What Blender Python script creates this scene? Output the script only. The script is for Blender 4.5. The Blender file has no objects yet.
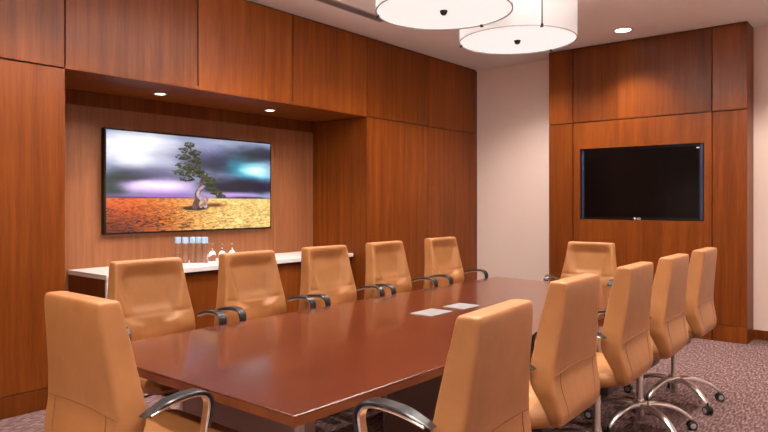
import bpy, bmesh, math, random
import numpy as np
from mathutils import Vector, Matrix
R = math.radians
PI = math.pi
random.seed(7)
S = bpy.context.scene
COL = S.collection

# ------------------------------------------------------------------ helpers
def link(name, me, mat=None, parent=None):
    o = bpy.data.objects.new(name, me)
    COL.objects.link(o)
    if mat is not None:
        me.materials.append(mat)
    if parent is not None:
        o.parent = parent
    return o

def mesh_from(verts, faces, smooth=False, name='mesh'):
    me = bpy.data.meshes.new(name)
    me.from_pydata([tuple(v) for v in verts], [], faces)
    bm = bmesh.new(); bm.from_mesh(me)
    bmesh.ops.recalc_face_normals(bm, faces=bm.faces)
    bm.to_mesh(me); bm.free()
    if smooth:
        me.polygons.foreach_set('use_smooth', [True] * len(me.polygons))
    return me

def sharp(me, ang=40):
    me.polygons.foreach_set('use_smooth', [True] * len(me.polygons))
    try:
        me.set_sharp_from_angle(angle=R(ang))
    except Exception:
        pass
    return me

class MB:
    """collects shapes that make up ONE part"""
    def __init__(self):
        self.v = []; self.f = []
    def add(self, verts, faces):
        n = len(self.v)
        self.v += [tuple(p) for p in verts]
        self.f += [tuple(i + n for i in f) for f in faces]
        return self
    def box(self, x0, x1, y0, y1, z0, z1, b=0.0):
        bm = bmesh.new()
        bmesh.ops.create_cube(bm, size=1)
        for v in bm.verts:
            v.co = Vector(((x0 + x1) / 2 + v.co.x * (x1 - x0), (y0 + y1) / 2 + v.co.y * (y1 - y0), (z0 + z1) / 2 + v.co.z * (z1 - z0)))
        if b > 0:
            bmesh.ops.bevel(bm, geom=list(bm.edges), offset=b, segments=2, profile=0.5, affect='EDGES')
        bm.verts.index_update()
        self.add([v.co.copy() for v in bm.verts], [[v.index for v in f.verts] for f in bm.faces])
        bm.free()
        return self
    def lathe(self, prof, seg=32, c=(0, 0, 0), axis='z'):
        vs = []; fs = []
        n = len(prof)
        for i in range(seg):
            a = 2 * PI * i / seg
            for r, h in prof:
                p = (r * math.cos(a), r * math.sin(a), h)
                if axis == 'y': p = (p[0], p[2], p[1])
                if axis == 'x': p = (p[2], p[0], p[1])
                vs.append((c[0] + p[0], c[1] + p[1], c[2] + p[2]))
        for i in range(seg):
            j = (i + 1) % seg
            for k in range(n - 1):
                fs.append((i * n + k, j * n + k, j * n + k + 1, i * n + k + 1))
        closed = prof[0] == prof[-1]
        if not closed and prof[0][0] > 1e-6: fs.append(tuple(i * n for i in range(seg)))
        if not closed and prof[-1][0] > 1e-6: fs.append(tuple(i * n + n - 1 for i in range(seg)))
        self.add(vs, fs)
        return self
    def rings(self, rings, cap=True):
        n = len(rings[0]); vs = [p for r in rings for p in r]; fs = []
        for k in range(len(rings) - 1):
            for i in range(n):
                j = (i + 1) % n
                fs.append((k * n + i, k * n + j, (k + 1) * n + j, (k + 1) * n + i))
        if cap:
            fs.append(tuple(range(n))); fs.append(tuple((len(rings) - 1) * n + i for i in range(n)))
        self.add(vs, fs)
        return self
    def tube(self, pts, r, seg=8):
        pts = [Vector(p) for p in pts]
        rr = []
        prev = None
        for i, p in enumerate(pts):
            t = (pts[min(i + 1, len(pts) - 1)] - pts[max(i - 1, 0)]).normalized()
            if prev is None:
                a = t.cross(Vector((0, 0, 1)))
                if a.length < 1e-3: a = t.cross(Vector((1, 0, 0)))
                a.normalize()
            else:
                a = (prev - t * prev.dot(t)).normalized()
            prev = a
            b = t.cross(a)
            ri = r[i] if isinstance(r, (list, tuple)) else r
            rr.append([p + a * ri * math.cos(2 * PI * k / seg) + b * ri * math.sin(2 * PI * k / seg) for k in range(seg)])
        return self.rings(rr)
    def mesh(self, smooth=False, ang=None):
        me = mesh_from(self.v, self.f, smooth)
        if ang: sharp(me, ang)
        return me
    def obj(self, name, mat, parent=None, smooth=False, ang=None):
        return link(name, self.mesh(smooth, ang), mat, parent)

def B(*a, **k): return MB().box(*a, **k)

def catmull(P, n):
    """n samples over the control points, uniform in index"""
    P = np.array(P, float); m = len(P)
    out = []
    for s in np.linspace(0, m - 1, n):
        i = min(int(s), m - 2); t = s - i
        p0, p1, p2, p3 = P[max(i - 1, 0)], P[i], P[i + 1], P[min(i + 2, m - 1)]
        out.append(0.5 * ((2 * p1) + (-p0 + p2) * t + (2 * p0 - 5 * p1 + 4 * p2 - p3) * t * t + (-p0 + 3 * p1 - 3 * p2 + p3) * t ** 3))
    return np.array(out)

def tag(o, label, cat, group=None):
    o['label'] = label; o['category'] = cat
    if group: o['group'] = group
    return o
def struct(o):
    o['kind'] = 'structure'; return o
def empty(name, loc=(0, 0, 0), rz=0.0):
    o = bpy.data.objects.new(name, None); COL.objects.link(o)
    o.empty_display_size = 0.1
    o.location = loc; o.rotation_euler = (0, 0, rz)
    return o
def copy_tree(o, parent=None):
    c = o.copy(); COL.objects.link(c)
    if parent is not None: c.parent = parent
    for ch in [k for k in ALL_CHILDREN.get(o.name, [])]:
        copy_tree(ch, c)
    return c
ALL_CHILDREN = {}
def index_children(root):
    ALL_CHILDREN[root.name] = list(root.children)
    for c in root.children: index_children(c)

# ------------------------------------------------------------------ materials
def mat(name, col, rough=0.5, metal=0.0, spec=0.5, coat=0.0, emit=None, estr=0.0):
    m = bpy.data.materials.new(name); m.use_nodes = True
    b = m.node_tree.nodes['Principled BSDF']
    b.inputs['Base Color'].default_value = (*col, 1)
    b.inputs['Roughness'].default_value = rough
    b.inputs['Metallic'].default_value = metal
    b.inputs['Specular IOR Level'].default_value = spec
    b.inputs['Coat Weight'].default_value = coat
    b.inputs['Coat Roughness'].default_value = 0.11
    if emit:
        b.inputs['Emission Color'].default_value = (*emit, 1)
        b.inputs['Emission Strength'].default_value = estr
    return m

def N(m, t, **k):
    n = m.node_tree.nodes.new(t)
    for a, v in k.items(): setattr(n, a, v)
    return n
def L(m, a, b): m.node_tree.links.new(a, b)
def ramp(m, stops):
    n = N(m, 'ShaderNodeValToRGB')
    e = n.color_ramp.elements
    e[0].position, e[0].color = stops[0][0], (*stops[0][1], 1)
    e[1].position, e[1].color = stops[-1][0], (*stops[-1][1], 1)
    for p, c in stops[1:-1]:
        x = e.new(p); x.color = (*c, 1)
    return n

def wood(name, dark, mid, light, rough=0.35, stretch=(1, 1, 0.045), coat=0.0, scale=14, bump=0.0, vary=0.10, spec=0.5):
    m = mat(name, mid, rough, coat=coat, spec=spec)
    b = m.node_tree.nodes['Principled BSDF']
    tc = N(m, 'ShaderNodeTexCoord'); oi = N(m, 'ShaderNodeObjectInfo')
    off = N(m, 'ShaderNodeVectorMath', operation='ADD')
    mul = N(m, 'ShaderNodeVectorMath', operation='SCALE'); mul.inputs['Scale'].default_value = 9.0
    comb = N(m, 'ShaderNodeCombineXYZ')
    for i in range(3): L(m, oi.outputs['Random'], comb.inputs[i])
    L(m, comb.outputs[0], mul.inputs[0])
    L(m, tc.outputs['Object'], off.inputs[0]); L(m, mul.outputs[0], off.inputs[1])
    mp = N(m, 'ShaderNodeMapping'); mp.inputs['Scale'].default_value = stretch
    L(m, off.outputs[0], mp.inputs['Vector'])
    n1 = N(m, 'ShaderNodeTexNoise'); n1.inputs['Scale'].default_value = scale; n1.inputs['Detail'].default_value = 6; n1.inputs['Roughness'].default_value = 0.6
    n1.inputs['Distortion'].default_value = 0.4
    L(m, mp.outputs[0], n1.inputs['Vector'])
    n2 = N(m, 'ShaderNodeTexNoise'); n2.inputs['Scale'].default_value = scale * 8; n2.inputs['Detail'].default_value = 3
    L(m, mp.outputs[0], n2.inputs['Vector'])
    mx = N(m, 'ShaderNodeMix'); mx.inputs[0].default_value = 0.3
    L(m, n1.outputs['Fac'], mx.inputs[2]); L(m, n2.outputs['Fac'], mx.inputs[3])
    r = ramp(m, [(0.30, dark), (0.5, mid), (0.72, light)])
    L(m, mx.outputs[0], r.inputs[0])
    hsv = N(m, 'ShaderNodeHueSaturation')
    mr = N(m, 'ShaderNodeMapRange'); mr.inputs[3].default_value = 1 - vary; mr.inputs[4].default_value = 1 + vary
    L(m, oi.outputs['Random'], mr.inputs[0]); L(m, mr.outputs[0], hsv.inputs['Value'])
    L(m, r.outputs[0], hsv.inputs['Color'])
    L(m, hsv.outputs[0], b.inputs['Base Color'])
    if bump:
        bp = N(m, 'ShaderNodeBump'); bp.inputs['Strength'].default_value = bump; bp.inputs['Distance'].default_value = 0.002
        L(m, n2.outputs['Fac'], bp.inputs['Height']); L(m, bp.outputs[0], b.inputs['Normal'])
    return m

M = {}
M['cherry'] = wood('cherry_veneer', (0.098, 0.0205, 0.0028), (0.155, 0.0365, 0.0048), (0.220, 0.057, 0.0080), rough=0.36, vary=0.15, spec=.16)
M['cherry_back'] = wood('pale_veneer', (0.20, 0.068, 0.027), (0.255, 0.092, 0.036), (0.32, 0.122, 0.050), rough=0.5, vary=0.03, scale=20, spec=.3)
M['table'] = wood('table_veneer', (0.062, 0.0110, 0.003), (0.092, 0.0165, 0.0045), (0.125, 0.024, 0.0065), rough=0.24, stretch=(1, 0.05, 1), vary=0.0, coat=0.45)
M['table_edge'] = wood('table_edge_veneer', (0.13, 0.034, 0.010), (0.18, 0.05, 0.015), (0.23, 0.07, 0.021), rough=0.3, stretch=(1, 0.05, 1), vary=0.0)
M['gapdark'] = mat('reveal_dark', (0.02, 0.006, 0.003), 0.7)
M['cream'] = mat('painted_wall', (0.84, 0.70, 0.63), 0.8, spec=0.2)
M['ceil'] = mat('ceiling_paint', (0.87, 0.84, 0.835), 0.9, spec=0.1)
M['white'] = mat('white_quartz', (0.82, 0.80, 0.80), 0.25)
M['black'] = mat('black_plastic', (0.012, 0.012, 0.013), 0.35)
M['pad'] = mat('black_arm_pad', (0.022, 0.022, 0.026), 0.27)
M['chrome'] = mat('polished_aluminium', (0.82, 0.82, 0.82), 0.3, metal=1.0)
M['steel'] = mat('brushed_steel', (0.62, 0.60, 0.60), 0.38, metal=1.0)
M['greycap'] = mat('grey_plastic', (0.36, 0.36, 0.36), 0.4)
M['screen'] = mat('black_screen', (0.003, 0.002, 0.002), 0.12, spec=.2)
M['bezel'] = mat('gloss_black_bezel', (0.005, 0.005, 0.006), 0.18)
M['bluestrip'] = mat('blue_edge_reflection', (0.02, 0.035, 0.09), 0.25)
M['mark'] = mat('silver_mark', (0.62, 0.60, 0.60), 0.4)
M['pedestal'] = mat('mauve_laminate', (0.30, 0.20, 0.19), 0.45)
M['vent'] = mat('vent_grey', (0.24, 0.20, 0.19), 0.6)
M['ventframe'] = mat('vent_frame', (0.42, 0.37, 0.35), 0.6)
M['hatch'] = mat('silver_hatch', (0.25, 0.25, 0.26), 0.5, metal=0.2)
M['ring'] = mat('white_trim_ring', (0.80, 0.76, 0.72), 0.4)
M['lamp'] = mat('lit_lens', (1, 1, 1), 0.5, emit=(1.0, 0.90, 0.80), estr=9.0)
M['diffuser'] = mat('lit_diffuser', (0.5, 0.5, 0.5), 0.5, emit=(1.0, 0.97, 0.95), estr=0.56)
M['drum'] = mat('lit_fabric_drum', (0.55, 0.53, 0.52), 0.8, emit=(1.0, 0.94, 0.90), estr=0.16)
M['rim'] = mat('grey_rim', (0.36, 0.35, 0.34), 0.5)
M['cap'] = mat('pale_blue_cap', (0.33, 0.50, 0.68), 0.4)
M['seam'] = mat('seam_dark', (0.24, 0.09, 0.03), 0.7)

def leather():
    m = mat('tan_leather', (0.58, 0.25, 0.085), 0.42)
    b = m.node_tree.nodes['Principled BSDF']
    tc = N(m, 'ShaderNodeTexCoord')
    n = N(m, 'ShaderNodeTexNoise'); n.inputs['Scale'].default_value = 5; n.inputs['Detail'].default_value = 5
    L(m, tc.outputs['Object'], n.inputs['Vector'])
    r = ramp(m, [(0.3, (0.33, 0.140, 0.045)), (0.7, (0.42, 0.185, 0.063))])
    L(m, n.outputs['Fac'], r.inputs[0]); L(m, r.outputs[0], b.inputs['Base Color'])
    v = N(m, 'ShaderNodeTexVoronoi'); v.inputs['Scale'].default_value = 260
    L(m, tc.outputs['Object'], v.inputs['Vector'])
    n3 = N(m, 'ShaderNodeTexNoise'); n3.inputs['Scale'].default_value = 14; n3.inputs['Detail'].default_value = 2
    L(m, tc.outputs['Object'], n3.inputs['Vector'])
    b1 = N(m, 'ShaderNodeBump'); b1.inputs['Strength'].default_value = 0.12; b1.inputs['Distance'].default_value = 0.001
    L(m, v.outputs['Distance'], b1.inputs['Height'])
    b2 = N(m, 'ShaderNodeBump'); b2.inputs['Strength'].default_value = 0.25; b2.inputs['Distance'].default_value = 0.008
    L(m, n3.outputs['Fac'], b2.inputs['Height']); L(m, b1.outputs[0], b2.inputs['Normal'])
    L(m, b2.outputs[0], b.inputs['Normal'])
    return m
M['leather'] = leather()

def carpet():
    m = mat('mauve_carpet', (0.25, 0.15, 0.15), 0.95, spec=0.05)
    b = m.node_tree.nodes['Principled BSDF']
    tc = N(m, 'ShaderNodeTexCoord')
    mp = N(m, 'ShaderNodeMapping'); mp.inputs['Scale'].default_value = (1, 0.22, 1); mp.inputs['Rotation'].default_value = (0, 0, R(40))
    L(m, tc.outputs['Object'], mp.inputs['Vector'])
    n1 = N(m, 'ShaderNodeTexNoise'); n1.inputs['Scale'].default_value = 75; n1.inputs['Detail'].default_value = 4
    L(m, mp.outputs[0], n1.inputs['Vector'])
    n2 = N(m, 'ShaderNodeTexNoise'); n2.inputs['Scale'].default_value = 260
    L(m, tc.outputs['Object'], n2.inputs['Vector'])
    mx = N(m, 'ShaderNodeMix'); mx.inputs[0].default_value = 0.35
    L(m, n1.outputs['Fac'], mx.inputs[2]); L(m, n2.outputs['Fac'], mx.inputs[3])
    r = ramp(m, [(0.37, (0.060, 0.030, 0.031)), (0.5, (0.145, 0.085, 0.083)), (0.65, (0.34, 0.235, 0.228))])
    L(m, mx.outputs[0], r.inputs[0]); L(m, r.outputs[0], b.inputs['Base Color'])
    bp = N(m, 'ShaderNodeBump'); bp.inputs['Strength'].default_value = 0.5; bp.inputs['Distance'].default_value = 0.004
    L(m, n2.outputs['Fac'], bp.inputs['Height']); L(m, bp.outputs[0], b.inputs['Normal'])
    return m
M['carpet'] = carpet()

def glass():
    m = mat('clear_glass', (0.95, 0.98, 1.0), 0.02)
    b = m.node_tree.nodes['Principled BSDF']
    b.inputs['Transmission Weight'].default_value = 1.0
    b.inputs['IOR'].default_value = 1.45
    return m
M['glass'] = glass()

# ------------------------------------------------------------------ room shell
ZC = 3.25
XR, YB, YF = 5.3, -1.7, 7.61
struct(B(-1.0, XR + .1, YB - .1, YF + .1, -0.08, 0).obj('floor', M['carpet']))
struct(B(-1.0, XR + .1, YB - .1, YF + .1, ZC, ZC + 0.08).obj('ceiling', M['ceil']))
struct(B(0.0, XR + .1, YF, YF + .1, 0, ZC).obj('wall_end', M['cream']))
struct(B(XR, XR + .1, YB, YF, 0, ZC).obj('wall_right', M['cream']))
struct(B(-1.0, XR + .1, YB - .1, YB, 0, ZC).obj('wall_back', M['cream']))

# left wall: dark backing, alcove, veneered panels
Y0, Y1 = 2.051, 5.297            # alcove
XA = -0.89                       # alcove back
ZS = 2.368                       # soffit height
g = 0.0055
wall_left = struct(B(-1.0, -0.022, YB, Y0 - .022, 0, ZC).obj('wall_left', M['gapdark']))
wall_left_far = struct(B(-1.0, -0.022, Y1 + .022, YF, 0, ZC).obj('wall_left_far', M['gapdark']))
wall_alcove = struct(B(-1.0, XA, Y0 - .022, Y1 + .022, 0, ZC).obj('wall_alcove', M['gapdark']))
wall_header = struct(B(XA, -0.022, Y0 - .022, Y1 + .022, ZS + .03, ZC).obj('wall_header', M['gapdark']))
def panel(name, *a, parent, m='cherry', b=0.0015):
    return B(*a, b=b).obj(name, M[m], parent)
ZB = 0.142                       # skirting height
ytop = [YB, -0.2, 0.93, Y0, 3.141, 4.207, Y1, 6.447, YF]
for i in range(len(ytop) - 1):
    panel('wall_panel', -0.022, 0, ytop[i] + g, ytop[i + 1] - g, ZS + g, ZC - 0.018, parent=wall_left if i < 3 else (wall_header if i < 6 else wall_left_far))
ylow = [YB, -0.2, 0.93, Y0]
for i in range(3):
    panel('wall_panel', -0.022, 0, ylow[i] + g, ylow[i + 1] - (0 if i == 2 else g), ZB + g, ZS - g, parent=wall_left)
for a, b_ in ((Y1, 6.447), (6.447, YF)):
    panel('wall_panel', -0.022, 0, a + (0 if a == Y1 else g), b_ - g, ZB + g, ZS - g, parent=wall_left_far)
panel('alcove_side_panel', XA, -0.022, Y1, Y1 + .022, 0, ZS - g, parent=wall_left_far)
panel('alcove_side_panel', XA, -0.022, Y0 - .022, Y0, 0, ZS - g, parent=wall_left)
panel('soffit_panel', -0.79, -0.001, Y0, Y1, ZS, ZS + .03, parent=wall_header)
panel('alcove_header', XA, XA + .012, Y0, Y1, 2.2, ZS + .03, parent=wall_alcove)
panel('alcove_back_panel', XA, -0.844, Y0, 4.69, 0, 2.25, parent=wall_alcove, m='cherry_back')
panel('alcove_back_panel', XA, -0.844, 4.693, Y1, 0, 2.25, parent=wall_alcove, m='cherry_back')
bl = MB(); bl.box(-0.022, 0.002, YB, Y0, 0, ZB, b=.002); bl.box(-0.022, 0.002, Y1, YF, 0, ZB, b=.002)
struct(bl.obj('baseboard_left', M['cherry']))

# panelled unit on the end wall with the television niche
UX0, UX1, UY = 1.216, 3.338, 7.265
NX0, NX1, NZ0, NZ1, NY = 1.592, 2.955, 1.217, 2.062, 7.40
u = MB()
u.box(UX0 + .002, NX0, UY + .02, YF, 0, ZC - .001); u.box(NX1, UX1 - .002, UY + .02, YF, 0, ZC - .001)
u.box(NX0, NX1, UY + .02, YF, 0, NZ0); u.box(NX0, NX1, UY + .02, YF, NZ1, ZC - .001)
u.box(NX0, NX1, NY, YF, NZ0, NZ1)
wu = struct(u.obj('wall_panelling', M['gapdark']))
wu.name = 'wall_feature'
xs = [UX0, 1.519, 3.018, UX1]
ZU = 2.364
for i in range(3):
    a, b_ = xs[i], xs[i + 1]
    a2 = a + (g if i else 0); b2 = b_ - (g if i < 2 else 0)
    panel('wall_panel', a2, b2, UY, UY + .02, ZU + g, ZC - .012, parent=wu)
    panel('skirting_panel', a2, b2, UY, UY + .02, 0.001, 0.165, parent=wu)
    if i != 1:
        panel('wall_panel', a2, b2, UY, UY + .02, 0.165 + g, ZU - g, parent=wu)
    else:
        p = MB()
        p.box(a2, NX0, UY, UY + .02, .169, ZU - g); p.box(NX1, b2, UY, UY + .02, .169, ZU - g)
        p.box(NX0, NX1, UY, UY + .02, .169, NZ0); p.box(NX0, NX1, UY, UY + .02, NZ1, ZU - g)
        p.obj('wall_panel', M['cherry'], wu)
for x in (UX0, UX1):
    s = -1 if x == UX1 else 1
    panel('side_panel', min(x, x + s * .002), max(x, x + s * .002), UY + .02, YF, 0.001, ZC - .012, parent=wu, b=0)
# niche lining
n_ = MB()
n_.box(NX0, NX0 + .012, UY, NY, NZ0, NZ1); n_.box(NX1 - .012, NX1, UY, NY, NZ0, NZ1)
n_.box(NX0, NX1, UY, NY, NZ0, NZ0 + .010); n_.box(NX0, NX1, UY, NY, NZ1 - .010, NZ1)
n_.obj('niche_lining', M['cherry'], wu)
struct(B(UX1, XR, YF - .016, YF, 0, 0.10, b=.002).obj('baseboard_end', M['cherry']))

# ------------------------------------------------------------------ lights
def spot(loc, power, size=115, blend=0.6, col=(1, .88, .77), parent=None, r=0.06):
    l = bpy.data.lights.new('downlight_lamp', 'SPOT')
    l.energy = power; l.spot_size = R(size); l.spot_blend = blend; l.color = col; l.shadow_soft_size = r
    o = bpy.data.objects.new('spot_lamp', l); COL.objects.link(o)
    if parent is not None: o.parent = parent
    o.location = loc
    return o
def downlight(x, y, z, r, label, power, size=115, blend=0.6, group=None, col=(1, .88, .77)):
    e = empty('downlight', (x, y, z))
    MB().lathe([(r * .74, 0.0), (r * .74, -.004), (r * .8, -.007), (r, -.004), (r, 0.0)], 36).obj('trim_ring', M['ring'], e, smooth=True)
    MB().lathe([(0, -.002), (r * .74, -.002), (r * .74, 0)], 36).obj('lens', M['lamp'], e)
    tag(e, label, 'ceiling light', group)
    spot((0, 0, -.02), power, size, blend, col, e)
    return e
downlight(2.255, 6.83, ZC, 0.105, 'round recessed ceiling downlight in front of the panelled television wall', 150, 104, .7)
downlight(-0.424, 3.05, ZS, 0.055, 'small round downlight in the wood soffit above the left part of the tree picture', 45, 125, .8)
downlight(-0.451, 4.305, ZS, 0.055, 'small round downlight in the wood soffit above the right end of the tree picture', 45, 125, .8)
OFF = [(3.78, 6.42), (3.78, 5.05), (3.78, 3.4), (3.78, 1.7), (3.78, 0.0), (0.95, 3.4), (0.95, 1.7), (0.95, 0.0), (2.4, -0.9)]  # unseen downlights added to light the room; right row inferred from chair backs
for x, y in OFF:
    downlight(x, y, ZC, 0.105, 'round recessed ceiling downlight added out of view beyond the picture edge', 125, 120, .5, group='added downlights overhead near the viewer')
downlight(1.30, 6.42, ZC, 0.105, 'added round ceiling downlight hidden behind the farther drum pendant, near the cream wall', 140, 130, .7)  # added out of sight to wash the cream wall and corner
downlight(0.95, 5.05, ZC, 0.105, 'added round ceiling downlight hidden behind the nearer drum pendant, by the wood wall', 85, 130, .7)  # added out of sight to brighten the wood wall

def pendant(x, y, rot, label):
    e = empty('pendant_lamp', (x, y, 2.6), rot)
    r = 0.42; h = 0.36
    sh = MB(); sh.lathe([(r, 0), (r, h), (r - .006, h), (r - .006, .004), (r, 0)], 96)
    sh.v = sh.v; sh.obj('lamp_shade', M['drum'], e, ang=40)
    MB().lathe([(0, .006), (r - .007, .006), (r - .007, .012), (0, .012)], 96).obj('diffuser', M['diffuser'], e)
    MB().lathe([(r + .001, -.002), (r + .002, .004), (r - .006, .004), (r - .006, -.002), (r + .001, -.002)], 96).obj('rim', M['rim'], e, smooth=True)
    MB().lathe([(0, -.022), (.012, -.021), (.02, -.012), (.024, 0), (.024, .006), (0, .006)], 24).obj('finial', M['black'], e, smooth=True)
    for k in range(3):
        a = 2 * PI * k / 3
        c = MB().box(r - .012, r + .008, -.008, .008, -.010, .014, b=.002)
        o = c.obj('clip', M['black'], e); o.rotation_euler = (0, 0, a)
        rd = MB().tube([(r + .003, 0, .01), (r + .003, 0, h)], .004, 8).obj('rod', M['black'], e)
        rd.rotation_euler = (0, 0, a)
    MB().tube([(0, 0, .012), (0, 0, ZC - 2.6)], .008, 10).obj('stem', M['steel'], e)
    MB().lathe([(0, ZC - 2.6 - .03), (.07, ZC - 2.6 - .028), (.075, ZC - 2.6)], 32).obj('canopy', M['ring'], e, smooth=True)
    l = bpy.data.lights.new('bulb_lamp', 'POINT'); l.energy = 170; l.color = (1, .95, .91); l.shadow_soft_size = .08
    lo_ = bpy.data.objects.new('bulb_lamp', l); COL.objects.link(lo_); lo_.parent = e; lo_.location = (0.0, .10, .20)
    tag(e, label, 'pendant light', 'drum pendant lights over the table')
    return e
pendant(2.375, 3.28, R(-33), 'white drum pendant lamp over the table middle, cut off by the picture top')
pendant(2.385, 4.22, R(-40), 'white drum pendant lamp over the far half of the table')
pendant(2.375, 2.34, R(-60), 'added unseen white drum pendant lamp over the near end of the table, above the picture edge')  # third of the row, out of view, added for its light

ve = empty('ceiling_vent', (0.535, 4.27, ZC))
fr = MB(); 
for a in ((-.065, -.052, -.68, .68), (.052, .065, -.68, .68), (-.052, .052, -.68, -.668), (-.052, .052, .668, .68)):
    fr.box(a[0], a[1], a[2], a[3], -.008, 0)
fr.obj('frame', M['ventframe'], ve)
B(-.052, .052, -.668, .668, -.003, 0).obj('backing', M['gapdark'], ve)
for i in range(4):
    B(-.046 + i * .026, -.030 + i * .026, -.668, .668, -.007, -.003).obj('slat', M['vent'], ve)
tag(ve, 'long narrow grey air vent in the ceiling along the panelled left wall', 'air vent')

# ------------------------------------------------------------------ picture display on the left wall
def smooth(a, b, x):
    t = np.clip((x - a) / (b - a), 0, 1); return t * t * (3 - 2 * t)
def vnoise(X, Y, seed):
    rng = np.random.RandomState(seed); G = rng.rand(64, 64)
    xi = np.floor(X).astype(int); yi = np.floor(Y).astype(int)
    fx = X - xi; fy = Y - yi; fx = fx * fx * (3 - 2 * fx); fy = fy * fy * (3 - 2 * fy)
    a = G[yi % 64, xi % 64]; b = G[yi % 64, (xi + 1) % 64]; c = G[(yi + 1) % 64, xi % 64]; d = G[(yi + 1) % 64, (xi + 1) % 64]
    return (a * (1 - fx) + b * fx) * (1 - fy) + (c * (1 - fx) + d * fx) * fy
def fbm(X, Y, seed, o=4):
    s = 0; a = .5
    for i in range(o):
        s = s + a * vnoise(X * 2 ** i, Y * 2 ** i, seed + i); a *= .5
    return s / (1 - .5 ** o)
def srgb(c): 
    c = np.array(c, float) / 255.; return np.where(c <= .04045, c / 12.92, ((c + .055) / 1.055) ** 2.4)
def picture(nx, ny):
    U, V = np.meshgrid((np.arange(nx) + .5) / nx, (np.arange(ny) + .5) / ny)   # V down from top
    U = U * 1.0; A = 1.97
    img = np.zeros((ny, nx, 3)); img[:] = (150, 154, 178)
    def mix(c, w):
        w = np.clip(w, 0, 1)[..., None]; img[:] = img * (1 - w) + np.array(c, float) * w
    def blob(cx, cy, rx, ry, soft=.6, wob=.35, seed=3):
        d = np.sqrt(((U - cx) / rx) ** 2 + ((V - cy) / ry) ** 2) + wob * (fbm(U * 7, V * 9, seed) - .5) * 2
        return 1 - smooth(1 - soft, 1 + soft * .4, d)
    st = fbm(U * 3 + V * 1.2, V * 14, 11)
    mix((222, 224, 234), blob(.16, .16, .22, .25, .8))
    mix((150, 150, 172), .6 * blob(.36, .28, .16, .2, .8, seed=5))
    mix((48, 58, 62), .95 * blob(.11, .48, .18, .14, .9, seed=8))
    mix((40, 62, 54), .9 * blob(.04, .58, .09, .18, .9, seed=9))
    mix((96, 92, 118), .7 * blob(.30, .42, .22, .06, .9, seed=12))
    mix((88, 84, 112), .85 * blob(.58, .22, .2, .14, .9, seed=15))
    mix((46, 52, 66), .9 * blob(.68, .30, .25, .14, .9, seed=16))
    mix((40, 54, 66), .9 * blob(.92, .14, .3, .14, .9, seed=18))
    mix((60, 160, 182), .97 * blob(.86, .33, .20, .15, .9, seed=20))
    mix((214, 244, 248), .97 * blob(.89, .33, .12, .09, .9, seed=21))
    mix((22, 28, 58), .97 * blob(.82, .52, .34, .10, .7, seed=22))
    mix((206, 168, 222), .97 * blob(.28, .54, .26, .08, .8, seed=25))
    mix((244, 230, 248), .97 * blob(.30, .53, .16, .05, .9, seed=26))
    mix((150, 104, 176), .8 * blob(.30, .64, .34, .04, .9, seed=27))
    mix((196, 160, 214), .8 * blob(.74, .62, .2, .035, .9, seed=28))
    mix((38, 34, 66), .85 * blob(.18, .665, .3, .02, .9, seed=30))
    mix((34, 30, 60), .85 * blob(.84, .66, .2, .025, .9, seed=31))
    img *= (.84 + .30 * st)[..., None]
    # cracked ground
    hz = .660
    gnd = smooth(hz - .006, hz + .006, V)
    gl = np.zeros_like(img); t = smooth(.05, .75, U)[..., None]
    gl[:] = np.array((190, 100, 48.)) * (1 - t) + np.array((228, 184, 122.)) * t
    d = np.clip((V - hz) / (1 - hz), 0.02, 1)
    px_ = (U - .5) / (d * .8 + .25) * 9 + 30; py_ = 6 / (d + .22) * 1.5
    cr = np.abs(fbm(px_ * 1.7, py_ * 3.0, 40, 4) - .5)
    crack = 1 - smooth(0.0, .07, cr)
    gl *= (1 - (.75 * crack * (1 - .6 * smooth(.2, .8, U)) * smooth(.1, .5, d)))[..., None]
    gl *= (.75 + .5 * fbm(U * 60, V * 80, 44, 2))[..., None]
    gl *= (1 - .35 * (1 - smooth(0, .5, U)) * smooth(.1, .9, d))[..., None]
    img[:] = img * (1 - gnd[..., None]) + gl * gnd[..., None]
    # tree shadow and grass
    mix((84, 52, 30), .8 * blob(.60, .735, .09, .025, .9, .2, 50))
    mix((52, 54, 26), .97 * blob(.49, .765, .10, .028, .3, .4, 51))
    # trunk
    def stroke(pts, w0, w1, col, seed):
        P = catmull(pts, 90) - np.array((.05, .02))
        P[:, 1] = np.where(P[:, 1] > .45, .45 + (P[:, 1] - .45) * .80, P[:, 1])
        for i, (a, b) in enumerate(P):
            w = w0 + (w1 - w0) * i / 89
            dd = np.sqrt(((U - a) * A) ** 2 + (V - b) ** 2)
            c = np.array(col) * (.72 + .56 * fbm(U * 70, V * 30, seed, 2))[..., None]
            k = (1 - smooth(w * .8, w, dd))[..., None]
            img[:] = img * (1 - k) + c * k
    stroke([(.535, .84), (.55, .74), (.55, .66), (.575, .58), (.575, .50), (.59, .44), (.55, .38)], .040, .016, (104, 84, 82), 60)
    stroke([(.60, .84), (.585, .76), (.555, .70), (.56, .62), (.60, .54), (.61, .46), (.58, .40)], .024, .012, (164, 142, 146), 62)
    stroke([(.57, .84), (.605, .79), (.61, .74), (.595, .71)], .020, .012, (150, 130, 134), 64)
    stroke([(.61, .46), (.64, .52), (.66, .58), (.70, .64)], .016, .008, (92, 78, 66), 66)
    stroke([(.575, .42), (.53, .38), (.49, .33)], .016, .008, (92, 78, 66), 67)
    stroke([(.575, .42), (.55, .30), (.52, .18)], .018, .008, (92, 78, 66), 68)
    # foliage
    rng = np.random.RandomState(5)
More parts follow.
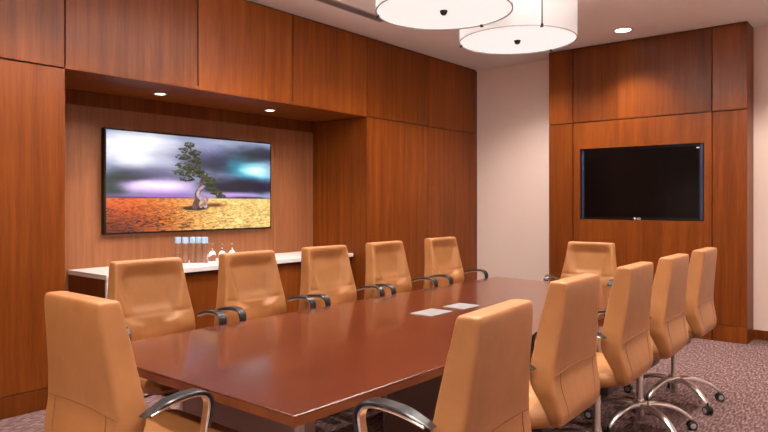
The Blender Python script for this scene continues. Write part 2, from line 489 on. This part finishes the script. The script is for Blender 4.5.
    tiers = [(.485, .09, .030, .030), (.47, .15, .050, .030), (.52, .17, .035, .030), (.45, .22, .045, .030), (.50, .235, .055, .035), (.53, .26, .03, .03),
             (.455, .315, .050, .032), (.505, .33, .055, .035), (.44, .385, .055, .030), (.50, .40, .060, .032), (.545, .37, .035, .030), (.47, .455, .045, .022),
             (.585, .42, .045, .030), (.61, .455, .04, .028), (.63, .49, .045, .026), (.60, .50, .03, .02), (.625, .56, .03, .022), (.655, .60, .035, .022), (.685, .635, .035, .02)]
    for cx, cy, rx, ry in tiers:
        cx -= .035
        for k in range(46):
            a = rng.rand() * 2 * PI; q = math.sqrt(rng.rand())
            x = cx + q * math.cos(a) * rx; y = cy + q * math.sin(a) * ry
            lit = 1.25 - .9 * (y - cy + ry) / (2 * ry)                # leaf tufts pale above, dark below, as printed
            c = np.array((62, 70, 32.)) * (.25 + lit * (.5 + .8 * rng.rand()))
            rr = .005 + .009 * rng.rand()
            dd = np.sqrt(((U - x) * A * .7) ** 2 + ((V - y) * 1.2) ** 2)
            kk = (.92 * (1 - smooth(rr * .5, rr, dd)))[..., None]
            img[:] = img * (1 - kk) + c * kk
    img = np.clip(img, 0, 255) / 255.
    img = img * img * (3 - 2 * img) * .75 + img * .25
    return np.clip(img, 0, 1) * 255

TX = -0.8425
TY0, TY1, TZ0, TZ1 = 2.735, 4.606, 1.143, 2.076
tv = empty('television', (TX, (TY0 + TY1) / 2, (TZ0 + TZ1) / 2))
hw, hh = (TY1 - TY0) / 2, (TZ1 - TZ0) / 2
B(0.0, .058, -hw, hw, -hh, hh, b=.003).obj('frame', M['bezel'], tv)
NXp, NYp = 360, 182
img = picture(NXp, NYp)
sw, sh_ = hw - .016, hh - .016
vs = [(.0595, -sw + 2 * sw * i / NXp, sh_ - 2 * sh_ * j / NYp) for j in range(NYp + 1) for i in range(NXp + 1)]
fs = [(j * (NXp + 1) + i, (j + 1) * (NXp + 1) + i, (j + 1) * (NXp + 1) + i + 1, j * (NXp + 1) + i + 1) for j in range(NYp) for i in range(NXp)]
sme = bpy.data.meshes.new('screen'); sme.from_pydata(vs, [], fs)
ca = sme.color_attributes.new('picture', 'FLOAT_COLOR', 'CORNER')
lin = srgb(img).reshape(-1, 3)
lc = np.ones((len(fs), 4, 4)); lc[:, :, :3] = lin[:, None, :]
ca.data.foreach_set('color', lc.reshape(-1))
pm = mat('lit_picture', (0.01, 0.01, 0.01), 0.3)
an = N(pm, 'ShaderNodeAttribute', attribute_name='picture')
pb = pm.node_tree.nodes['Principled BSDF']
L(pm, an.outputs['Color'], pb.inputs['Emission Color']); pb.inputs['Emission Strength'].default_value = 0.80
link('screen', sme, pm, tv)
tag(tv, 'wide wall-mounted display showing a lone twisted tree on cracked desert ground', 'television')

# dark television in the end wall
t2 = empty('television', ((NX0 + NX1) / 2, 7.283, (NZ0 + NZ1) / 2))
tw, th = (NX1 - NX0) / 2 - .0125, (NZ1 - NZ0) / 2 - .0105
B(-tw, tw, 0, .06, -th, th, b=.004).obj('frame', M['bezel'], t2)
B(-tw + .055, tw - .055, -.002, .002, -th + .035, th - .03).obj('screen', M['screen'], t2)
for s in (-1, 1):
    B(s * (tw - .028) - .012, s * (tw - .028) + .012, -.002, .002, -th + .01, th - .01).obj('reflection_strip', M['bluestrip'], t2)  # bluish reflections on the glass edge, painted on as thin strips
cu = bpy.data.curves.new('mark', 'FONT'); cu.body = 'LG'; cu.size = .034; cu.align_x = 'CENTER'; cu.extrude = .0008
to = bpy.data.objects.new('mark', cu); COL.objects.link(to)
bpy.context.view_layer.update()
tme = bpy.data.meshes.new_from_object(to.evaluated_get(bpy.context.evaluated_depsgraph_get()))
bpy.data.objects.remove(to)
lg = MB(); 
lg.lathe([(0, 0), (.012, 0), (.012, .0016), (0, .0016)], 24, c=(-.042, .012, 0))
nb = len(lg.v)
lg.add([v.co for v in tme.vertices], [list(p.vertices) for p in tme.polygons])
lo = lg.obj('logo', M['mark'], t2); lo.rotation_euler = (R(90), 0, 0); lo.location = (0.0, -.002, -th + .008)
B(tw - .075, tw - .047, -.0035, -.001, th - .055, th - .043).obj('sticker', M['mark'], t2)
tag(t2, 'switched-off black television recessed in the wood-panelled end wall', 'television')

# ------------------------------------------------------------------ credenza in the alcove
CY0, CY1 = 2.455, 5.285
cz = empty('credenza', (-0.5, (CY0 + CY1) / 2, 0))
def cb(*a, b=0.0):
    return B(a[0] + .5, a[1] + .5, a[2] - (CY0 + CY1) / 2, a[3] - (CY0 + CY1) / 2, a[4], a[5], b=b)
cb(-0.840, -0.262, CY0 + .03, CY1, 0.06, 0.815).obj('carcass', M['gapdark'], cz)
cb(-0.840, -0.30, CY0 + .03, CY1, 0.0, 0.06).obj('plinth', M['gapdark'], cz)
cb(-0.842, -0.190, CY0 - .005, CY1, 0.822, 0.862, b=.003).obj('worktop', M['white'], cz)
cb(-0.840, -0.225, CY0, CY0 + .03, 0.0, 0.822, b=.002).obj('end_panel', M['cherry'], cz)
o = cb(-0.225, -0.198, CY0, CY0 + .03, 0.0, 0.822, b=.002).obj('edge_strip', M['white'], cz); o['label'] = 'white front edge strip'
nd = 5; ya = CY0 + .034; st = (CY1 - ya) / nd
for i in range(nd):
    d = cb(-0.262, -0.240, ya + i * st + .002, ya + (i + 1) * st - .002, 0.07, 0.800, b=.0015).obj('door', M['cherry'], cz)
tag(cz, 'long cherry wood credenza with white top standing in the alcove under the picture', 'credenza')

def bottle(x, y, label):
    e = empty('water_bottle', (x, y, 0.8625))
    MB().lathe([(0, 0), (.026, 0), (.028, .004), (.028, .150), (.026, .170), (.024, .182), (.024, .205), (.021, .205), (.021, .182), (.023, .168), (.025, .150), (.025, .008), (0, .008)], 24).obj('body', M['glass'], e, ang=50)
    MB().lathe([(0, .2055), (.024, .2055), (.0275, .2055), (.0275, .2056), (.0275, .236), (.025, .239), (0, .239)], 24).obj('cap', M['cap'], e, ang=50)
    MB().lathe([(.0285, .183), (.0285, .2052), (.0275, .2052), (.0275, .183)], 24).obj('collar', M['cap'], e, ang=50)
    tag(e, label, 'bottle', 'capped bottles on the credenza')
bl_ = ['leftmost', 'second from left', 'middle', 'fourth from left', 'rightmost']
for (x, y), w in zip([(-.665, 3.38), (-.60, 3.415), (-.58, 3.48), (-.54, 3.52), (-.48, 3.545)], bl_):
    bottle(x, y, 'slim clear glass bottle with pale blue cap on credenza, %s of five' % w)
def goblet(x, y, label):
    e = empty('goblet', (x, y, 0.8625))
    MB().lathe([(.034, 0), (.038, .035), (.036, .07), (.022, .098), (.006, .108), (.005, .150), (.012, .158), (.034, .162), (.034, .165), (0, .166)][:-1] + [(0, .1655)], 24).obj('glass', M['glass'], e, smooth=True)
    tag(e, label, 'glass', 'upturned goblets on the credenza')
for (x, y), w in zip([(-.60, 3.71), (-.55, 3.79), (-.50, 3.87)], ['next to the capped bottles', 'the middle one of three', 'rightmost, farthest from the bottles']):
    goblet(x, y, 'clear stemmed goblet standing upside down on the credenza, %s' % w)

# ------------------------------------------------------------------ conference table
TX0, TX1, TYa, TYb = 1.625, 3.095, 1.395, 5.215
tb = empty('conference_table', ((TX0 + TX1) / 2, (TYa + TYb) / 2, 0))
W2, L2 = (TX1 - TX0) / 2, (TYb - TYa) / 2
def outline(inset, z, n=24):
    pts = []
    w, l = W2 - inset, L2 - inset
    for i in range(n + 1):       # right side, near to far: hardly bowed
        t = -1 + 2 * i / n; pts.append((w + .018 * (1 - t * t) - .018, t * l, z))
    for i in range(1, n + 1):
        t = 1 - 2 * i / n; pts.append((t * w, l, z)) if i < n else None
    for i in range(n + 1):
        t = 1 - 2 * i / n; pts.append((-(w + .018 * (1 - t * t) - .018), t * l, z))
    for i in range(1, n):
        t = -1 + 2 * i / n; pts.append((t * w, -l, z))
    return pts
top = MB().rings([outline(.004, .7395), outline(.0, .7375), outline(.0, .733)][::-1] , cap=False)
n0 = len(outline(0, 0))
top = MB(); top.rings([outline(.006, .7345), outline(.0, .7375), outline(.004, .74)])
top.obj('tabletop', M['table'], tb, ang=25)
MB().rings([outline(.03, .695), outline(.006, .700), outline(.002, .7345)]).obj('edge_band', M['table_edge'], tb, ang=25)
def pedestal(y0, y1, x0=1.98, x1=2.76):
    cy = (TYa + TYb) / 2; cx = (TX0 + TX1) / 2
    p = B(x0 - cx, x1 - cx, y0 - cy, y1 - cy, 0.0, .696, b=.004).obj('pedestal', M['pedestal'], tb)
    for x in (x0, x1):
        B(x - cx - .012, x - cx + .012, y0 - cy - .006, y0 - cy + .03, 0.0, .696, b=.003).obj('corner_trim', M['steel'], p)
pedestal(1.70, 1.80)
pedestal(3.02, 3.42, 2.12, 2.62)
pedestal(4.72, 4.82)
cy = (TYa + TYb) / 2; cx = (TX0 + TX1) / 2
for (a, b_, c, d) in ((2.226, 2.388, 3.130, 3.365), (2.238, 2.402, 3.470, 3.672)):
    o = B(a - cx, b_ - cx, c - cy, d - cy, .740, .7445, b=.0015).obj('power_hatch', M['hatch'], tb)
    o['label'] = 'flat brushed silver power hatch cover'
tag(tb, 'long dark red wood conference table with tan chairs all around it', 'table')

# ------------------------------------------------------------------ conference chair
def rrect(w, f, r, rc, nf=27, nb=17, ns=4, nc=4):
    """ring (x,y): front edge (y=f) from +w to -w, then rear (y=r)"""
    rc = min(rc, .48 * abs(f - r), .48 * w * 2)
    P = []
    def arc(cx, cy, a0, a1, k):
        for i in range(k + 1):
            a = a0 + (a1 - a0) * i / k; P.append((cx + rc * math.cos(a), cy + rc * math.sin(a)))
    arc(w - rc, f - rc, 0, PI / 2, nc)
    for i in range(1, nf): P.append((w - rc - 2 * (w - rc) * i / nf, f))
    arc(-w + rc, f - rc, PI / 2, PI, nc)
    for i in range(1, ns): P.append((-w, f - rc - (f - r - 2 * rc) * i / ns))
    arc(-w + rc, r + rc, PI, 1.5 * PI, nc)
    for i in range(1, nb): P.append((-w + rc + 2 * (w - rc) * i / nb, r))
    arc(w - rc, r + rc, 1.5 * PI, 2 * PI, nc)
    for i in range(1, ns): P.append((w, r + rc + (f - r - 2 * rc) * i / ns))
    return P
def sm(a, b, x):
    t = min(max((x - a) / (b - a), 0), 1); return t * t * (3 - 2 * t)
PROF = [  # z, half width, front y, rear y
    (1.100, .192, -.226, -.276), (1.097, .201, -.216, -.285), (1.086, .205, -.209, -.289), (1.06, .207, -.202, -.289), (1.02, .210, -.193, -.286), (.97, .216, -.183, -.280),
    (.90, .226, -.171, -.272), (.82, .240, -.158, -.263), (.76, .252, -.150, -.257), (.70, .259, -.150, -.256), (.64, .259, -.165, -.262),
    (.58, .252, -.186, -.271), (.52, .244, -.206, -.278), (.475, .234, -.217, -.278), (.440, .218, -.219, -.271), (.422, .200, -.216, -.259), (.412, .168, -.206, -.237)]
PROF = [(z if z >= .70 else .502 + (z - .412) * (.70 - .502) / (.70 - .412), w_, f_, r_) for z, w_, f_, r_ in PROF]
def prof_at(z):
    zs = [p[0] for p in PROF][::-1]
    return [float(np.interp(z, zs, [p[k] for p in PROF][::-1])) for k in (1, 2, 3)]
def back_mesh():
    lv = catmull(PROF, 96)
    rings = []
    for z, w, f, r in lv:
        ring = []
        for (x, y) in rrect(w, f, r, .017):
            if y > f - .02 and abs(x) < w - .004:
                ax = abs(x)
                e = w * (.64 + .26 * sm(.82, 1.02, z) - .30 * sm(.795, .745, z))   # recess: wide above the crease, narrow below
                dep = .040 * sm(1.095, 1.0, z) * (1 - .45 * sm(.86, .79, z)) * sm(.60, .74, z)
                d = dep * sm(-.02, .05, e - ax)
                zc = .800 + .010 * sm(.5 * w, w, ax)
                d += .007 * math.exp(-((z - zc) / .006) ** 2) * sm(0, .02, w - ax)
                h = .008 * math.exp(-((z - .735) / .04) ** 2) * sm(.42 * w, .58 * w, ax) * sm(0, .06, w - ax)
                y = y - d + h
            if y < r + .003 and z < .73:
                pass
            ring.append((x, y, z))
        rings.append(ring)
    me = MB().rings(rings).mesh(smooth=True)
    return me
def seam_mesh():
    m = MB()
    zc = .735
    def rear(x, z):
        w, f, r = prof_at(z); rc = .017
        y = r
        if abs(x) > w - rc: 
            q = abs(x) - (w - rc); y = r + rc - math.sqrt(max(rc * rc - q * q, 0))
        return (x, y, z)
    w = prof_at(zc)[0]
    m.tube([rear(x, zc - .012 * (x / w) ** 2) for x in np.linspace(-w + .004, w - .004, 24)], .0018, 6)
    for s in (-1, 1):
        m.tube([rear(s * (.185 - .03 * sm(.68, .54, z)), z) for z in np.linspace(.73, .54, 14)], .0016, 6)
    return m.mesh(smooth=True)
def seat_mesh():
    P = [(-.240, .165, .545, .512), (-.215, .205, .553, .496), (-.12, .240, .558, .478), (-.05, .254, .560, .472), (.06, .260, .558, .470), (.17, .260, .553, .473),
         (.245, .255, .542, .480), (.290, .246, .526, .487), (.308, .234, .510, .494)]
    rings = []
    for y, w, zt, zb in catmull(P, 36):
        ring = []
        for (x, z) in rrect(w, zt, zb, .035):
            if z > zt - .01: z -= .010 * sm(.12, .0, abs(x)) * sm(.22, .1, y) 
            ring.append((x, y, z))
        rings.append(ring)
    return MB().rings(rings).mesh(smooth=True)
ARM = catmull([(-.190, .752), (-.14, .768), (-.08, .782), (-.01, .788), (.034, .781), (.057, .762), (.063, .730), (.055, .68), (.042, .60), (.031, .53), (.024, .495)], 60)
def band(path, hw, n0, n1, x):
    """strip swept along a (y,z) path: half width hw(i), from n0 to n1 along the outward normal"""
    rings = []
    k = len(path)
    for i, p in enumerate(path):
        t = path[min(i + 1, k - 1)] - path[max(i - 1, 0)]; t = t / np.linalg.norm(t)
        nrm = np.array((-t[1], t[0]))
        h = hw(i / (k - 1)); a = n0(i / (k - 1)); b = n1(i / (k - 1)); c = min(.004, (b - a) * .4)
        sec = [(-h + c, a), (h - c, a), (h, a + c), (h, b - c), (h - c, b), (-h + c, b), (-h, b - c), (-h, a + c)]
        rings.append([(x + sx, p[0] + nrm[0] * q, p[1] + nrm[1] * q) for sx, q in sec])
    return MB().rings(rings)
def arm_meshes(s):
    x = s * .288
    metal = band(ARM[3:], lambda t: .019, lambda t: -.011, lambda t: .0, x)
    metal.tube([(x, .024, .495), (s * .25, .012, .476), (s * .18, .0, .468)], .012, 10)
    pad = band(ARM[:44], lambda t: .016 + .010 * min(1, t * 4) - .004 * max(0, t - .75) * 4, lambda t: .0, lambda t: .004 + .008 * min(1, t * 5) - .004 * max(0, t - .7) / .3, x)
    return metal.mesh(ang=35), pad.mesh(ang=35)

def make_chair():
    e = empty('conference_chair')
    link('seat', seat_mesh(), M['leather'], e)
    bk = link('backrest', back_mesh(), M['leather'], e)
    o = link('seam', seam_mesh(), M['seam'], bk); o['label'] = 'darker stitched seam'
    for s in (-1, 1):
        a, p = arm_meshes(s)
        ao = link('armrest', a, M['chrome'], e)
        po = link('arm_pad', p, M['pad'], ao); po['label'] = 'black arm pad'
    BO = -.045
    k = MB().box(-.10, .10, -.14, .10, .41, .470, b=.012)
    k.box(-.15, .15, -.03, .03, .446, .473, b=.005)
    mech = k.obj('tilt_mechanism', M['black'], e, ang=30)
    MB().tube([(.09, .04, .425), (.19, .05, .42), (.235, .05, .416)], [.005, .005, .008], 8).obj('lever', M['black'], mech, smooth=True)
    MB().lathe([(0, .055), (.022, .055), (.026, .060), (.026, .19), (.021, .195), (.021, .41), (0, .41)], 24, c=(0, BO, 0)).obj('column', M['chrome'], e, ang=40)
    MB().lathe([(.027, .125), (.040, .128), (.044, .14), (.044, .168), (.038, .178), (.027, .18), (.027, .125)], 28, c=(0, BO, 0)).obj('hub', M['chrome'], e, smooth=True)
    for i in range(5):
        a = PI / 2 + 2 * PI * i / 5
        path = catmull([(.035, .155), (.10, .160), (.18, .146), (.25, .118), (.300, .084), (.318, .066)], 20)
        rings = []
        for q, (r, z) in enumerate(path):
            t = q / 19; hw_ = .028 - .012 * t; th_ = .030 - .013 * t
            sec = [(math.copysign(abs(math.cos(b)) ** .6, math.cos(b)) * hw_, math.copysign(abs(math.sin(b)) ** .7, math.sin(b)) * th_ * .5) for b in [2 * PI * j / 12 for j in range(12)]]
            rings.append([(r + cz_ * .35, sx, z + cz_) for sx, cz_ in sec])
        lg_ = MB().rings(rings).obj('leg', M['chrome'], e, smooth=True); lg_.rotation_euler = (0, 0, a); lg_.location = (0, BO, 0)
        c = MB()
        for s in (-1, 1):
            c.lathe([(0, s * .006), (.024, s * .006), (.0275, s * .009), (.0275, s * .021), (.024, s * .024), (0, s * .024)], 20, c=(.322, 0, .0275), axis='y')
        c.tube([(.316, 0, .03), (.318, 0, .078)], .007, 8)
        hood = [(.322 + .031 * math.cos(b), .0275 + .031 * math.sin(b)) for b in np.linspace(-.2, PI - .6, 12)]
        hv = []
        c.rings([[(px_, sy, pz), (px_ * 0 + .322 + (px_ - .322) * .86, sy, .0275 + (pz - .0275) * .86), (.322 + (px_ - .322) * .86, -sy, .0275 + (pz - .0275) * .86), (px_, -sy, pz)] for (px_, pz) in hood for sy in (.0045,)])
        co = c.obj('caster', M['black'], e, ang=40); co.rotation_euler = (0, 0, a); co.location = (0, BO, 0)
        for s in (-1, 1):
            MB().lathe([(0, s * .0255), (.014, s * .0255), (.018, s * .024), (0, s * .024)], 16, c=(.322, 0, .0275), axis='y').obj('caster_cap', M['greycap'], co, ang=40)
    return e
chair = make_chair()
index_children(chair)
LEFT = 'on the picture side of the table'
chairs = [
    # x, y, facing, zscale, label
    (2.395, 1.285, R(0), 1.0, 'tan leather conference chair at the near table end, back to the viewer beside left wall'),
    (1.505, 1.940, R(-91), 1.0, 'tan leather conference chair in front of the left end of the credenza'),
    (1.490, 2.670, R(-90), 1.0, 'tan leather conference chair in front of the upturned goblets on the credenza'),
    (1.500, 3.375, R(-90), 1.0, 'tan leather conference chair before the right end of the credenza'),
    (1.500, 4.080, R(-89), 1.0, 'tan leather conference chair before the wood wall, right beside the alcove'),
    (1.490, 4.900, R(-91), 1.0, 'tan leather conference chair facing right, nearest the cream wall in the far corner'),
    (2.385, 5.370, R(180), .97, 'tan leather conference chair at the far table end, facing the viewer below the black television'),
    (3.365, 1.720, R(95), 1.0, 'tan leather conference chair nearest the viewer on the right, its arm crossing the table edge'),
    (3.235, 2.640, R(92), 1.0, 'tan leather conference chair seen from behind, second nearest on the right side'),
    (3.240, 3.405, R(92), 1.0, 'tan leather conference chair seen from behind, middle one of the right side'),
    (3.240, 4.125, R(91.5), 1.0, 'tan leather conference chair seen from behind, second farthest on the right side'),
    (3.240, 4.880, R(91), 1.0, 'tan leather conference chair farthest away on the right side, before the panelled end wall'),
]
for i, (x, y, a, zs, lab) in enumerate(chairs):
    c = chair if i == 0 else copy_tree(chair)
    c.location = (x, y, 0); c.rotation_euler = (0, 0, a); c.scale = (1, 1, zs)
    dz = {0: -.025, 7: .045}.get(i, 0)          # two chairs have their arms set lower / higher
    for k in c.children:
        if k.name.startswith('armrest'): k.location = (0, 0, dz)
    tag(c, lab, 'chair', 'conference chairs around the table')

# ------------------------------------------------------------------ world, camera, view
w = bpy.data.worlds.new('world'); S.world = w; w.use_nodes = True
w.node_tree.nodes['Background'].inputs[0].default_value = (0.5, 0.5, 0.55, 1)
w.node_tree.nodes['Background'].inputs[1].default_value = 0.3
cam = bpy.data.cameras.new('camera'); co = bpy.data.objects.new('camera', cam); COL.objects.link(co)
F = 639.0
cam.sensor_width = 36; cam.lens = 36 * F / 768
cam.shift_y = -13 / 768
cam.clip_start = 0.05
co.location = (4.593, 0, 1.42); co.rotation_euler = (R(90), 0, math.atan(525 / F))
S.camera = co
S.view_settings.view_transform = 'Standard'
S.view_settings.look = 'None'
S.view_settings.exposure = 0.5
S.view_settings.gamma = 1.0
S.view_settings.use_curve_mapping = False
